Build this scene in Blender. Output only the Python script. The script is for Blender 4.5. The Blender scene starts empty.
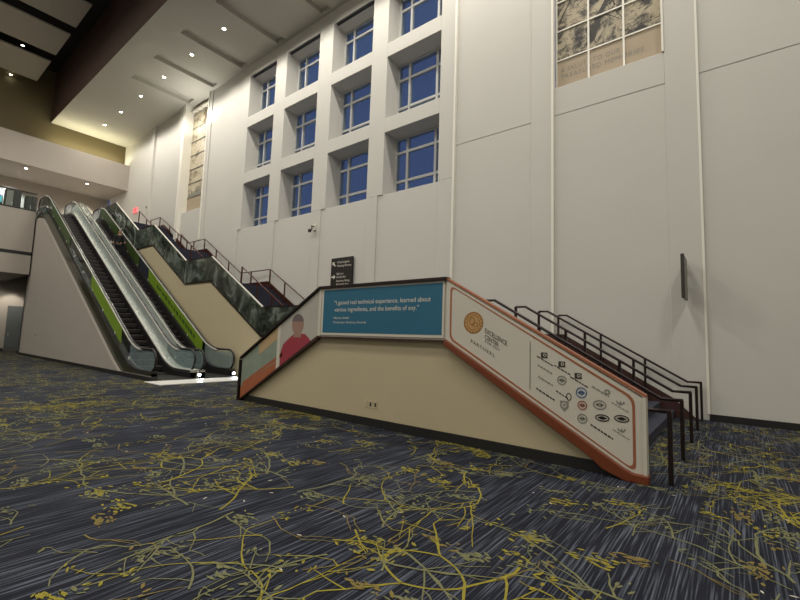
import bpy, math, random
from mathutils import Vector, Matrix
random.seed(7)
T30 = math.tan(math.radians(30))
COL = bpy.context.scene.collection
sc = bpy.context.scene

# ------------------------------------------------------------------ materials
def lin(c):
    return tuple(((v/255)/12.92 if v/255 <= .04045 else ((v/255+.055)/1.055)**2.4) for v in c) + (1,)
MATS = {}
def mat(name, rgb, rough=.6, metal=0, noise=0, nscale=3, bump=0, bscale=40, spec=.5, emit=None, estr=0, alpha=None):
    m = bpy.data.materials.new(name); m.use_nodes = True
    nt = m.node_tree; b = nt.nodes['Principled BSDF']
    b.inputs['Base Color'].default_value = lin(rgb)
    b.inputs['Roughness'].default_value = rough
    b.inputs['Metallic'].default_value = metal
    b.inputs['Specular IOR Level'].default_value = spec
    tc = nt.nodes.new('ShaderNodeTexCoord')
    if noise:
        n = nt.nodes.new('ShaderNodeTexNoise'); n.inputs['Scale'].default_value = nscale
        n.inputs['Detail'].default_value = 4
        nt.links.new(tc.outputs['Object'], n.inputs['Vector'])
        r = nt.nodes.new('ShaderNodeMixRGB'); r.blend_type = 'MIX'
        c = lin(rgb)
        r.inputs['Color1'].default_value = tuple(v*(1-noise) for v in c[:3])+(1,)
        r.inputs['Color2'].default_value = tuple(min(1, v*(1+noise)) for v in c[:3])+(1,)
        nt.links.new(n.outputs['Fac'], r.inputs['Fac'])
        nt.links.new(r.outputs['Color'], b.inputs['Base Color'])
    if bump:
        n2 = nt.nodes.new('ShaderNodeTexNoise'); n2.inputs['Scale'].default_value = bscale
        nt.links.new(tc.outputs['Object'], n2.inputs['Vector'])
        bp = nt.nodes.new('ShaderNodeBump'); bp.inputs['Strength'].default_value = bump
        bp.inputs['Distance'].default_value = .02
        nt.links.new(n2.outputs['Fac'], bp.inputs['Height'])
        nt.links.new(bp.outputs['Normal'], b.inputs['Normal'])
    if emit:
        b.inputs['Emission Color'].default_value = lin(emit)
        b.inputs['Emission Strength'].default_value = estr
    if alpha is not None:
        tr = nt.nodes.new('ShaderNodeBsdfTransparent'); tr.inputs['Color'].default_value = (.9, .95, .93, 1)
        mx = nt.nodes.new('ShaderNodeMixShader'); mx.inputs['Fac'].default_value = alpha
        out = nt.nodes['Material Output']
        nt.links.new(tr.outputs[0], mx.inputs[1]); nt.links.new(b.outputs[0], mx.inputs[2])
        nt.links.new(mx.outputs[0], out.inputs['Surface'])
    MATS[name] = m
    return m

mat('wall_paint', (199, 196, 188), .75, noise=.035, nscale=.6, bump=.05, bscale=60)
mat('ceiling_paint', (182, 179, 168), .8, noise=.03, nscale=.5)
mat('cream_paint', (184, 171, 140), .7, noise=.04, nscale=1.2)
mat('olive_paint', (98, 87, 60), .8, noise=.05)
mat('brown_paint', (70, 50, 40), .75, noise=.08)
mat('black_ceiling', (16, 15, 14), .9)
mat('cloud_panel', (160, 153, 142), .85, noise=.03)
mat('dark_base', (22, 21, 20), .6)
mat('taupe_paint', (162, 154, 144), .75, noise=.04, nscale=.8)
mat('window_frame', (176, 176, 174), .5)
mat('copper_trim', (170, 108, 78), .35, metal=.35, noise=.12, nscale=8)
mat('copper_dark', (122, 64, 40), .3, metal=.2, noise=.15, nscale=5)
mat('skirt_brown', (62, 38, 34), .4)
mat('brown_rail', (84, 48, 40), .35, metal=.5)
mat('dark_rail', (40, 28, 26), .35, metal=.4)
mat('steel', (176, 178, 176), .28, metal=.95, noise=.05, nscale=20)
mat('highlit_steel', (236, 233, 224), .3, metal=.25)  # near-white and barely metallic: highlights on the steel are put into the colour
mat('rubber', (14, 14, 15), .35)
mat('step_metal', (50, 47, 47), .45, metal=.5)
mat('step_edge', (84, 80, 78), .6)
mat('landing_plate', (62, 60, 58), .4, metal=.6)
mat('white_threshold', (228, 226, 220), .35)
mat('green_ad', (112, 142, 34), .4, noise=.12, nscale=2)
mat('green_ad_dark', (52, 74, 24), .5)
mat('navy_ad', (38, 44, 56), .4)
mat('white_print', (214, 208, 194), .55)
mat('banner_white', (200, 194, 180), .55)
mat('teal_print', (34, 98, 124), .5, noise=.16, nscale=.8)
mat('ink', (50, 46, 40), .6)
mat('grey_ink', (132, 130, 120), .6)
mat('blue_ink', (72, 104, 140), .6)
mat('red_ink', (150, 96, 78), .6)
mat('gold', (186, 146, 94), .5, noise=.1, nscale=30)
mat('gold_dark', (150, 104, 50), .5)
mat('stair_carpet', (46, 47, 62), .95, noise=.35, nscale=30)
mat('sign_black', (26, 22, 18), .45)
mat('skin_print', (150, 118, 104), .6)
mat('hair_print', (104, 92, 92), .6)
mat('red_print', (150, 50, 62), .6)
mat('portrait_bg', (172, 168, 158), .6, noise=.1, nscale=1.5)
mat('field_print', (132, 142, 126), .6, noise=.3, nscale=2.5)
mat('tan_print', (176, 150, 112), .6, noise=.15, nscale=3)
mat('orange_print', (160, 92, 60), .55, noise=.2, nscale=4)
mat('exit_pale', (236, 150, 150), .5, emit=(255, 120, 120), estr=.5)
mat('exit_red', (225, 70, 80), .5, emit=(255, 60, 70), estr=1.2)
mat('tv_cyan', (40, 120, 130), .4, emit=(110, 210, 220), estr=.7)
mat('cabinet_dark', (44, 40, 36), .5)
mat('cabinet_grey', (120, 118, 112), .5)
mat('door_grey', (92, 96, 96), .5)
mat('outlet_plate', (190, 176, 148), .4)
mat('lamp_lens', (255, 250, 235), .4, emit=(255, 246, 226), estr=30)
mat('white_light', (255, 255, 255), .4, emit=(225, 238, 255), estr=14)
mat('glass_clear', (60, 70, 66), .3, alpha=.06, spec=.2)
mat('glass_sheen', (190, 196, 192), .1, alpha=.5, noise=.25, nscale=1.5)  # silvery reflections put into the glass colour as pale mottling
mat('glass_newel', (150, 164, 168), .08, alpha=.3)
mat('glass_rail', (22, 28, 24), .05, alpha=.42)
mat('skin', (150, 110, 88), .6)
mat('black_cloth', (12, 12, 13), .85)
mat('hair_black', (16, 13, 12), .7)
mat('white_cloth', (210, 208, 200), .8)
mat('pane_glass', (60, 80, 110), .03, alpha=.12)

def foliage_glass():
    m = bpy.data.materials.new('foliage_glass'); m.use_nodes = True; nt = m.node_tree
    b = nt.nodes['Principled BSDF']; b.inputs['Roughness'].default_value = .12
    tc = nt.nodes.new('ShaderNodeTexCoord')
    mp = nt.nodes.new('ShaderNodeMapping'); mp.inputs['Scale'].default_value = (1, 1, .8)
    n = nt.nodes.new('ShaderNodeTexNoise'); n.inputs['Scale'].default_value = 1.3; n.inputs['Detail'].default_value = 6
    n.inputs['Roughness'].default_value = .62; n.inputs['Distortion'].default_value = .8
    cr = nt.nodes.new('ShaderNodeValToRGB'); e = cr.color_ramp.elements
    e[0].position = .36; e[0].color = lin((24, 26, 22)); e[1].position = .68; e[1].color = lin((134, 142, 134))
    x = e.new(.5); x.color = lin((60, 68, 58))
    nt.links.new(tc.outputs['Object'], mp.inputs['Vector']); nt.links.new(mp.outputs[0], n.inputs['Vector'])
    nt.links.new(n.outputs['Fac'], cr.inputs['Fac']); nt.links.new(cr.outputs['Color'], b.inputs['Base Color'])
    MATS['foliage_glass'] = m
foliage_glass()

def map_art(name='etched_art', dark=(44, 40, 34), light=(170, 158, 132), blot=(50, 48, 42), sc1=.9, sc2=1.7, t0=.44):
    # an etched landscape: contour-like dark lines and blotches on a buff ground
    m = bpy.data.materials.new(name); m.use_nodes = True; nt = m.node_tree
    b = nt.nodes['Principled BSDF']; b.inputs['Roughness'].default_value = .5
    tc = nt.nodes.new('ShaderNodeTexCoord')
    n = nt.nodes.new('ShaderNodeTexNoise'); n.inputs['Scale'].default_value = sc1; n.inputs['Detail'].default_value = 6; n.inputs['Distortion'].default_value = 1.6
    nt.links.new(tc.outputs['Object'], n.inputs['Vector'])
    a = nt.nodes.new('ShaderNodeMath'); a.operation = 'MULTIPLY'; a.inputs[1].default_value = 14
    f = nt.nodes.new('ShaderNodeMath'); f.operation = 'FRACT'
    cr = nt.nodes.new('ShaderNodeValToRGB'); e = cr.color_ramp.elements
    e[0].position = 0; e[0].color = lin(dark); e[1].position = .35; e[1].color = lin(light)
    nt.links.new(n.outputs['Fac'], a.inputs[0]); nt.links.new(a.outputs[0], f.inputs[0]); nt.links.new(f.outputs[0], cr.inputs['Fac'])
    n2 = nt.nodes.new('ShaderNodeTexNoise'); n2.inputs['Scale'].default_value = sc2; n2.inputs['Detail'].default_value = 8; n2.inputs['Roughness'].default_value = .7
    nt.links.new(tc.outputs['Object'], n2.inputs['Vector'])
    cr2 = nt.nodes.new('ShaderNodeValToRGB'); e = cr2.color_ramp.elements
    e[0].position = t0; e[0].color = lin(blot); e[1].position = t0+.1; e[1].color = (1, 1, 1, 1)
    nt.links.new(n2.outputs['Fac'], cr2.inputs['Fac'])
    mx = nt.nodes.new('ShaderNodeMixRGB'); mx.blend_type = 'MULTIPLY'; mx.inputs['Fac'].default_value = 1
    nt.links.new(cr.outputs['Color'], mx.inputs['Color1']); nt.links.new(cr2.outputs['Color'], mx.inputs['Color2'])
    nt.links.new(mx.outputs['Color'], b.inputs['Base Color'])
    MATS[name] = m
map_art()
map_art('pale_etched_art', (130, 120, 100), (206, 194, 168), (140, 130, 112), 1.4, 1.1, .4)
mat('art_buff', (170, 154, 130), .6, noise=.06)
mat('art_pale', (206, 192, 166), .6, noise=.2, nscale=2)

def carpet():
    m = bpy.data.materials.new('carpet'); m.use_nodes = True; nt = m.node_tree
    b = nt.nodes['Principled BSDF']; b.inputs['Roughness'].default_value = .95; b.inputs['Specular IOR Level'].default_value = .15
    tc = nt.nodes.new('ShaderNodeTexCoord')
    def streak(sx, sy, lo, hi, c0, c1, off=0):
        mp = nt.nodes.new('ShaderNodeMapping'); mp.inputs['Scale'].default_value = (sx, sy, 1); mp.inputs['Location'].default_value = (off, off, 0)
        n = nt.nodes.new('ShaderNodeTexNoise'); n.inputs['Scale'].default_value = 1; n.inputs['Detail'].default_value = 2
        nt.links.new(tc.outputs['Object'], mp.inputs['Vector']); nt.links.new(mp.outputs[0], n.inputs['Vector'])
        cr = nt.nodes.new('ShaderNodeValToRGB'); e = cr.color_ramp.elements
        e[0].position = lo; e[0].color = c0; e[1].position = hi; e[1].color = c1
        nt.links.new(n.outputs['Fac'], cr.inputs['Fac']); return cr
    s1 = streak(75, 1.5, .5, .76, lin((28, 30, 39)), lin((98, 104, 116)))
    s2 = streak(1.1, .7, .35, .65, (.72, .74, .78, 1), (1.2, 1.18, 1.15, 1), 9)
    s3 = streak(130, 130, .3, .7, (.75, .75, .75, 1), (1.2, 1.2, 1.2, 1), 4)
    mx = nt.nodes.new('ShaderNodeMixRGB'); mx.blend_type = 'MULTIPLY'; mx.inputs['Fac'].default_value = 1
    nt.links.new(s1.outputs['Color'], mx.inputs['Color1']); nt.links.new(s2.outputs['Color'], mx.inputs['Color2'])
    m2 = nt.nodes.new('ShaderNodeMixRGB'); m2.blend_type = 'MULTIPLY'; m2.inputs['Fac'].default_value = 1
    nt.links.new(mx.outputs['Color'], m2.inputs['Color1']); nt.links.new(s3.outputs['Color'], m2.inputs['Color2'])
    nt.links.new(m2.outputs['Color'], b.inputs['Base Color'])
    MATS['carpet'] = m
carpet()
mat('vine_yellow', (138, 128, 54), .95, noise=.3, nscale=25, spec=.1)
mat('vine_pale', (112, 112, 82), .95, noise=.25, nscale=25, spec=.1)
mat('vine_rust', (118, 104, 62), .95, noise=.3, nscale=25, spec=.1)
mat('vine_white', (196, 188, 176), .95, spec=.1)

# ------------------------------------------------------------------ mesh builder
def root_origin(p):
    o = Vector((0, 0, 0))
    while p is not None:
        o += p.location; p = p.parent
    return o

class MB:
    def __init__(s): s.v = []; s.f = []; s.m = []
    def add(s, vs, fs, m=0):
        k = len(s.v); s.v += [tuple(x) for x in vs]
        for f in fs: s.f.append(tuple(i+k for i in f)); s.m.append(m)
        return s
    def box(s, x0, x1, y0, y1, z0, z1, m=0):
        return s.add([(x0,y0,z0),(x1,y0,z0),(x1,y1,z0),(x0,y1,z0),(x0,y0,z1),(x1,y0,z1),(x1,y1,z1),(x0,y1,z1)],
            [(0,3,2,1),(4,5,6,7),(0,1,5,4),(1,2,6,5),(2,3,7,6),(3,0,4,7)], m)
    def prism(s, pts, y0, y1, m=0):          # polygon in XZ extruded along Y
        n = len(pts)
        vs = [(x, y0, z) for x, z in pts] + [(x, y1, z) for x, z in pts]
        fs = [tuple(range(n)), tuple(range(2*n-1, n-1, -1))] + [(i, i+n, (i+1) % n+n, (i+1) % n) for i in range(n)]
        return s.add(vs, fs, m)
    def band(s, xs, lo, hi, y0, y1, m=0):    # strip following two height functions
        n = len(xs); vs = []
        for x in xs: vs += [(x,y0,lo(x)),(x,y0,hi(x)),(x,y1,hi(x)),(x,y1,lo(x))]
        fs = [(0,1,2,3), tuple(4*(n-1)+i for i in (3,2,1,0))]
        for i in range(n-1):
            a, c = 4*i, 4*i+4
            for j in range(4): fs.append((a+j, c+j, c+(j+1) % 4, a+(j+1) % 4))
        return s.add(vs, fs, m)
    def tube(s, path, r, n=8, m=0, sy=1):
        path = [Vector(p) for p in path]; rings = []
        for i, p in enumerate(path):
            d = (path[min(i+1, len(path)-1)]-path[max(i-1, 0)]).normalized()
            up = Vector((0, 1, 0)) if abs(d.y) < .9 else Vector((0, 0, 1))
            a = d.cross(up).normalized(); b = a.cross(d).normalized()
            rings.append([p+(a*math.cos(t)+b*math.sin(t)*sy)*r for t in [2*math.pi*k/n for k in range(n)]])
        vs = [v for rg in rings for v in rg]; fs = [tuple(range(n-1, -1, -1)), tuple(range(len(vs)-n, len(vs)))]
        for i in range(len(path)-1):
            for k in range(n): fs.append((i*n+k, i*n+(k+1) % n, (i+1)*n+(k+1) % n, (i+1)*n+k))
        return s.add(vs, fs, m)
    def cyl(s, c, r, h, axis='z', n=20, m=0, r2=None):
        r2 = r if r2 is None else r2; vs = []
        for k, rr in ((0, r), (1, r2)):
            for i in range(n):
                t = 2*math.pi*i/n; a, b = rr*math.cos(t), rr*math.sin(t)
                vs.append({'z': (c[0]+a, c[1]+b, c[2]+k*h), 'y': (c[0]+a, c[1]+k*h, c[2]+b), 'x': (c[0]+k*h, c[1]+a, c[2]+b)}[axis])
        return s.add(vs, [tuple(range(n-1, -1, -1)), tuple(range(n, 2*n))]+[(i, (i+1) % n, (i+1) % n+n, i+n) for i in range(n)], m)
    def ring(s, cx, cz, y0, y1, rx, rz, w, n=24, m=0):   # flat ring in XZ
        vs = []
        for i in range(n):
            t = 2*math.pi*i/n; c, d = math.cos(t), math.sin(t)
            vs += [(cx+rx*c, y0, cz+rz*d), (cx+(rx-w)*c, y0, cz+(rz-w)*d), (cx+(rx-w)*c, y1, cz+(rz-w)*d), (cx+rx*c, y1, cz+rz*d)]
        fs = []
        for i in range(n):
            a, b = 4*i, 4*((i+1) % n)
            for j in range(4): fs.append((a+j, b+j, b+(j+1) % 4, a+(j+1) % 4))
        return s.add(vs, fs, m)
    def build(s, name, mats, parent=None, smooth=False, bevel=0):
        me = bpy.data.meshes.new(name)
        if not isinstance(mats, (list, tuple)): mats = [mats]
        if parent is not None: o = root_origin(parent)
        else:
            xs, ys, zs = zip(*s.v); o = Vector(((min(xs)+max(xs))/2, (min(ys)+max(ys))/2, min(zs)))
        me.from_pydata([tuple(Vector(v)-o) for v in s.v], [], s.f)
        for mm in mats: me.materials.append(MATS[mm])
        me.polygons.foreach_set('material_index', s.m)
        if smooth: me.polygons.foreach_set('use_smooth', [True]*len(me.polygons))
        me.update()
        import bmesh
        if len(me.polygons) < 20000:
            bm = bmesh.new(); bm.from_mesh(me); bmesh.ops.recalc_face_normals(bm, faces=bm.faces); bm.to_mesh(me); bm.free()
        ob = bpy.data.objects.new(name, me); COL.objects.link(ob)
        if parent is not None: ob.parent = parent
        else: ob.location = o
        if bevel:
            b = ob.modifiers.new('bevel', 'BEVEL'); b.width = bevel; b.segments = 2; b.limit_method = 'ANGLE'
        return ob

def tag(o, label, cat, group=None):
    o['label'] = label; o['category'] = cat
    if group: o['group'] = group
    return o
def thing(name, loc, label, cat, group=None):
    o = bpy.data.objects.new(name, None); o.empty_display_size = .2; COL.objects.link(o); o.location = loc
    return tag(o, label, cat, group)
def struct(name, mb, m, parent=None, **k):
    o = mb.build(name, m, parent, **k)
    if parent is None: o['kind'] = 'structure'
    return o
def copy_tree(o, parent=None):
    c = o.copy(); COL.objects.link(c); c.parent = parent
    for ch in o.children: copy_tree(ch, c)
    return c

def text_mb(mb, s, x, z, size, y, shear=0, slope=0, space=1.0, m=0, bold=0, width=None):
    """lettering in the XZ plane facing -Y; slope = dz/dx of the baseline (letters sheared along it)"""
    cu = bpy.data.curves.new('t', 'FONT'); cu.body = s; cu.size = size; cu.space_character = space; cu.offset = bold
    cu.resolution_u = 3
    ob = bpy.data.objects.new('t', cu); COL.objects.link(ob)
    dg = bpy.context.evaluated_depsgraph_get(); dg.update()
    me = bpy.data.meshes.new_from_object(ob.evaluated_get(dg))
    sx = 1
    if width and len(me.vertices):
        sx = width/max(v.co.x for v in me.vertices)
    mb.add([(x+v.co.x*sx+shear*v.co.y, y, z+v.co.y+slope*v.co.x*sx) for v in me.vertices], [tuple(p.vertices) for p in me.polygons], m)
    bpy.data.objects.remove(ob); bpy.data.curves.remove(cu); bpy.data.meshes.remove(me)

def line_of_text(parent, m, *a, **k):
    mb = MB(); text_mb(mb, *a, **k); return mb.build('lettering', m, parent)

# ------------------------------------------------------------------ floor with woven branch pattern
def carpet_pattern(mb):
    rnd = random.Random(11)
    S = 3.6
    tile = []
    def ribbon(pts, w0, w1, m):
        n = len(pts); vs = []
        for i, (x, y) in enumerate(pts):
            a = pts[max(i-1, 0)]; b = pts[min(i+1, n-1)]
            dx, dy = b[0]-a[0], b[1]-a[1]; L = math.hypot(dx, dy) or 1
            w = (w0+(w1-w0)*i/(n-1))*rnd.uniform(.8, 1.2)/2
            vs.append((x-dy/L*w, y+dx/L*w)); vs.append((x+dy/L*w, y-dx/L*w))
        tile.append((vs, [(2*i, 2*i+1, 2*i+3, 2*i+2) for i in range(n-1)], m))
    def blob(x, y, a, l, w, m):
        c, s = math.cos(a), math.sin(a)
        pts = [(-l, 0), (-l*.3, w), (l*.5, w*.7), (l, 0), (l*.4, -w), (-l*.4, -w*.8)]
        tile.append(([(x+p*c-q*s, y+p*s+q*c) for p, q in pts], [(0, 1, 2, 3, 4, 5)], m))
    def branch(x, y, a, L, w, depth, m):
        pts = [(x, y)]; n = max(4, int(L/.09)); k = rnd.uniform(-.1, .1)
        for i in range(n):
            a += k+rnd.gauss(0, .14)
            if rnd.random() < .1: a += rnd.choice((-1, 1))*rnd.uniform(.3, .7)
            x += math.cos(a)*L/n; y += math.sin(a)*L/n; pts.append((x, y))
            if depth and rnd.random() < .26:
                branch(x, y, a+rnd.choice((-1, 1))*rnd.uniform(.35, .95), L*rnd.uniform(.3, .6), w*.75, depth-1, m)
        ribbon(pts, w, w*.45, m)
        if depth < 2 and rnd.random() < .5:
            for _ in range(rnd.randint(2, 6)):
                blob(x+rnd.gauss(0, .05), y+rnd.gauss(0, .05), rnd.uniform(0, 6.3), rnd.uniform(.015, .045), rnd.uniform(.006, .016), m)
    for i in range(21):
        a = rnd.uniform(0, 6.3)
        branch(rnd.uniform(0, S), rnd.uniform(0, S), a, rnd.uniform(.6, 1.5), rnd.uniform(.015, .026), 2, rnd.choice((1, 1, 2, 2, 2)))
    for i in range(24):
        branch(rnd.uniform(0, S), rnd.uniform(0, S), rnd.uniform(0, 6.3), rnd.uniform(.3, .7), rnd.uniform(.01, .017), 1, rnd.choice((2, 2, 3, 1)))
    for i in range(30):
        x, y = rnd.uniform(0, S), rnd.uniform(0, S); m = rnd.choice((1, 1, 3, 2, 2))
        for _ in range(rnd.randint(12, 34)):
            blob(x+rnd.gauss(0, .09), y+rnd.gauss(0, .05), rnd.uniform(-.6, .8), rnd.uniform(.015, .05), rnd.uniform(.006, .017), m)
    for i in range(14):
        blob(rnd.uniform(0, S), rnd.uniform(0, S), rnd.uniform(0, 3), rnd.uniform(.015, .03), .008, 4)
    for tx in range(-12, 4):
        for ty in range(-1, 4):
            ox, oy = tx*S, ty*S-1.0
            q = rnd.randrange(4); fl_ = rnd.random() < .5
            def tr(x, y):
                x -= S/2; y -= S/2
                if fl_: x = -x
                for _ in range(q): x, y = -y, x
                return x+S/2+ox, y+S/2+oy
            for k, (vs, fs, m) in enumerate(tile):
                x0, y0 = tr(*vs[0])
                if x0 < -39 or x0 > 8 or y0 < .2 or y0 > 12.0: continue
                # keep only what the camera's side of the hall shows
                if y0 < .3+.03*abs(x0): continue
                z = .0015+.0002*(k % 7)+.0014*((tx+2*ty) % 4)
                mb.add([tr(x, y)+(z,) for x, y in vs], fs, m)
fl = MB(); fl.box(-41.6, 14, -16, 13.2, -.2, 0)
carpet_pattern(fl)
struct('floor', fl, ['carpet', 'vine_yellow', 'vine_pale', 'vine_rust', 'vine_white'])

# ------------------------------------------------------------------ window wall
COLS = [(-10.68, -8.09), (-14.0, -11.52), (-17.43, -14.93), (-20.75, -18.33)]
ROWS = [(7.24, 9.77), (10.36, 12.97), (13.56, 15.95)]
YW, YI, YB = 12.15, 12.92, 13.2
CZ = 16.65
w = MB()
# lower wall below the windows with shallow bays between the piers
w.box(-41.6, -7.43, 12.19, YB, 0, 7.24)
for a, b in [(-11.5, -10.96), (-14.9, -14.3), (-18.3, -17.72), (-21.6, -21.05), (-8.09, -7.43)]:
    w.box(a, b, YW, 12.21, 0, 7.24)
# piers and beams of the window grid
edges = [(-8.09, -7.43), (-11.52, -10.68), (-14.93, -14.0), (-18.33, -17.43), (-21.6, -20.75)]
for a, b in edges: w.box(a, b, YW, YB, 7.24, CZ)
for a, b in COLS:
    for z0, z1 in [(9.77, 10.36), (12.97, 13.56), (15.95, CZ)]: w.box(a, b, YW, YB, z0, z1)
# solid bays left of the windows, art niche, end bay
w.box(-25.0, -21.6, 12.21, YB, 7.24, CZ)
w.box(-25.3, -24.9, YW, 12.21, 0, CZ)
w.box(-28.1, -25.3, 12.55, YB, 9.3, CZ+.1)
w.box(-28.1, -25.3, 12.2, YB, 7.24, 9.3)
w.box(-28.9, -28.1, 12.0, YB, 0, CZ)
w.box(-33.0, -28.9, 12.21, YB, 7.24, CZ)
w.box(-33.3, -33.0, 12.05, YB, 0, CZ)
w.box(-41.6, -33.3, 12.18, YB, 7.24, 16.9)
# right part: piers, lower and upper infill panels
for a, b in [(-4.71, -4.05), (-1.2, -.5), (2.3, 3.0), (5.8, 6.5)]:
    w.box(a, b, YW, 12.31, 0, CZ)
w.box(-7.43, 14, 12.19, YB, 0, 8.38)
w.box(-7.43, -4.71, 12.18, YB, 8.38, CZ)
w.box(-4.05, -1.2, 12.18, YB, 8.38, 9.24)
w.box(-4.05, -1.2, 12.42, YB, 9.24, CZ)
w.box(-1.2, 14, 12.18, YB, 8.38, CZ)
struct('wall_back', w, 'wall_paint', bevel=.012)
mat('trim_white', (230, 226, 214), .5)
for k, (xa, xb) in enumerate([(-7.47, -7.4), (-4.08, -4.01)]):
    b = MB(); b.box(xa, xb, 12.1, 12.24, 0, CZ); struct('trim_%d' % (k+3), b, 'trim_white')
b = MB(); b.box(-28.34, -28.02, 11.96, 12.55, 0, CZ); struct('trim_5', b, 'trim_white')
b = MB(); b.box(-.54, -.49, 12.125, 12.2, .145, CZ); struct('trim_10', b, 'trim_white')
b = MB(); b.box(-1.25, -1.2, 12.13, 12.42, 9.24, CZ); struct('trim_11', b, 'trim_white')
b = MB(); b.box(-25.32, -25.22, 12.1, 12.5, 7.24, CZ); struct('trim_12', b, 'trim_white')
for k, xa in enumerate([-10.98, -14.32, -17.74, -21.07]):
    b = MB(); b.box(xa, xa+.05, 12.14, 12.2, 0, 7.24); struct('trim_%d' % (k+6), b, 'wall_paint')
b = MB(); b.box(-.5, 14, 12.11, 12.31, 0, .145)
struct('baseboard_back', b, 'dark_base')

# windows: frame, panes
wn = 0
for ci, (a, c) in enumerate(COLS):
    for ri, (z0, z1) in enumerate(ROWS):
        wn += 1
        f = MB(); t = .09
        m1, m2 = a+.63, c-.62
        bars = {0: [7.93, 9.13], 1: [11.03, 12.25], 2: [14.2, 15.36]}[ri]
        f.box(a, a+t, YI-.04, YI+.08, z0, z1); f.box(c-t, c, YI-.04, YI+.08, z0, z1)
        f.box(a+t, c-t, YI-.04, YI+.08, z1-t, z1); f.box(a+t, c-t, YI-.04, YI+.08, z0, z0+.07)
        for m in (m1, m2): f.box(m-.05, m+.05, YI-.06, YI+.08, z0+.07, z1-t)
        for zb in bars:
            for p, q in ((a+t, m1-.05), (m1+.05, m2-.05), (m2+.05, c-t)): f.box(p, q, YI-.05, YI+.07, zb-.05, zb+.05)
        fo = struct('window_%d' % wn, f, 'window_frame')
        g = MB(); g.box(a+.02, c-.02, YI+.01, YI+.02, z0+.02, z1-.02)
        g.build('pane', 'pane_glass', fo)
# dark blind slots in the heads of the top windows
for i, (a, c) in enumerate(COLS):
    s = MB(); s.box(a+.12, c-.02, 12.2, 12.32, 15.89, 15.95)
    o = s.build('blind_slot', 'dark_base')
    tag(o, ['dark slot in the head of the top window nearest the plain wall',
            'dark slot in the head of the second top window from the right',
            'dark slot in the head of the third top window from the right',
            'dark slot in the head of the leftmost top window'][i], 'blind slot', 'dark slots in the heads of the top windows')

# ------------------------------------------------------------------ soffit ceiling with coffers and downlights
c = MB()
X0, X1, Y0 = -39.0, 14.0, 7.27
grooves = [(-27.8, -27.0, 8.6, 12.0), (-24.7, -24.1, 8.6, 12.0), (-21.5, -20.9, 8.6, 12.0), (-18.1, -17.5, 8.6, 12.0), (-14.7, -14.1, 8.6, 12.0),
           (-11.3, -10.7, 8.6, 12.0), (-7.9, -7.3, 8.6, 12.0), (-4.5, -3.9, 8.6, 12.0), (-1.1, -.5, 8.6, 12.0), (2.4, 3.0, 8.6, 12.0)]
c.box(X0, X1, Y0, 8.6, CZ, CZ+.22); c.box(X0, X1, 12.0, YB, CZ, CZ+.22)
x = X0
for g in grooves:
    c.box(x, g[0], 8.6, 12.0, CZ, CZ+.22); x = g[1]
c.box(x, X1, 8.6, 12.0, CZ, CZ+.22)
c.box(X0, X1, Y0, YB, CZ+.22, CZ+.3)
struct('ceiling', c, 'ceiling_paint')
s = MB(); s.box(X0, X1, Y0-.03, Y0, CZ+.02, 20.5); s.box(X0, X1, Y0, Y0+.2, CZ+.3, 20.5); struct('wall_bulkhead', s, 'brown_paint')
hc = MB(); hc.box(-39.2, 14, -16, Y0+.2, 20.5, 20.7); struct('ceiling_hall', hc, 'black_ceiling')
# floating ceiling panels
for i, (a, c2) in enumerate([(-38.2, -34.6), (-33.5, -30.4), (-29.4, -26.6)]):
    p = MB(); p.box(a, c2, -8, 6.1, 18.95, 19.05)
    tag(p.build('ceiling_panel', 'cloud_panel', bevel=.02), ['lowest of the three pale panels floating under the black ceiling',
        'middle one of the three pale panels floating under the black ceiling',
        'topmost of the three pale panels floating under the black ceiling'][i], 'ceiling panel', 'pale floating ceiling panels')

def downlight(x, y, z, label, group, r=.085, light=None):
    t = thing('downlight', (x, y, z), label, 'downlight', group)
    rg = MB()
    n = 20; vs = []
    for k in range(n):
        q = 2*math.pi*k/n; cc, ss = math.cos(q), math.sin(q)
        vs += [(x+cc*r*1.35, y+ss*r*1.35, z-.001), (x+cc*r*1.3, y+ss*r*1.3, z-.02), (x+cc*r, y+ss*r, z-.02), (x+cc*r, y+ss*r, z-.001)]
    fs = []
    for k in range(n):
        a, b2 = 4*k, 4*((k+1) % n)
        for j in range(4): fs.append((a+j, b2+j, b2+(j+1) % 4, a+(j+1) % 4))
    rg.add(vs, fs); rg.build('trim_ring', 'ceiling_paint', t)
    l = MB(); l.cyl((x, y, z-.012), r, .01, n=16); l.build('lens', 'lamp_lens', t)
    return t
def spot(x, y, z, power, angle=150, blend=.5, color=(1, .93, .8), rad=.12, target=None, name='lamp'):
    d = bpy.data.lights.new(name, 'SPOT'); d.energy = power; d.spot_size = math.radians(angle); d.spot_blend = blend
    d.color = color; d.shadow_soft_size = rad
    o = bpy.data.objects.new(name, d); COL.objects.link(o); o.location = (x, y, z)
    if target is not None:
        o.rotation_euler = (Vector(target)-Vector((x, y, z))).to_track_quat('-Z', 'Y').to_euler()
    return o
def area(x, y, z, sx, sy, power, color=(1, .94, .84), rot=(0, 0, 0), name='lamp'):
    d = bpy.data.lights.new(name, 'AREA'); d.shape = 'RECTANGLE'; d.size = sx; d.size_y = sy; d.energy = power; d.color = color
    o = bpy.data.objects.new(name, d); COL.objects.link(o); o.location = (x, y, z); o.rotation_euler = rot
    return o
WHERE = ['leftmost recessed light of the row in the white soffit, by the yellow lit end', 'second recessed light from the left in the white soffit',
         'third recessed light from the left in the white soffit', 'recessed light in the lit coffer above the far wall artwork',
         'fifth recessed light from the left in the white soffit', 'sixth recessed light from the left in the white soffit, near the top edge']
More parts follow.
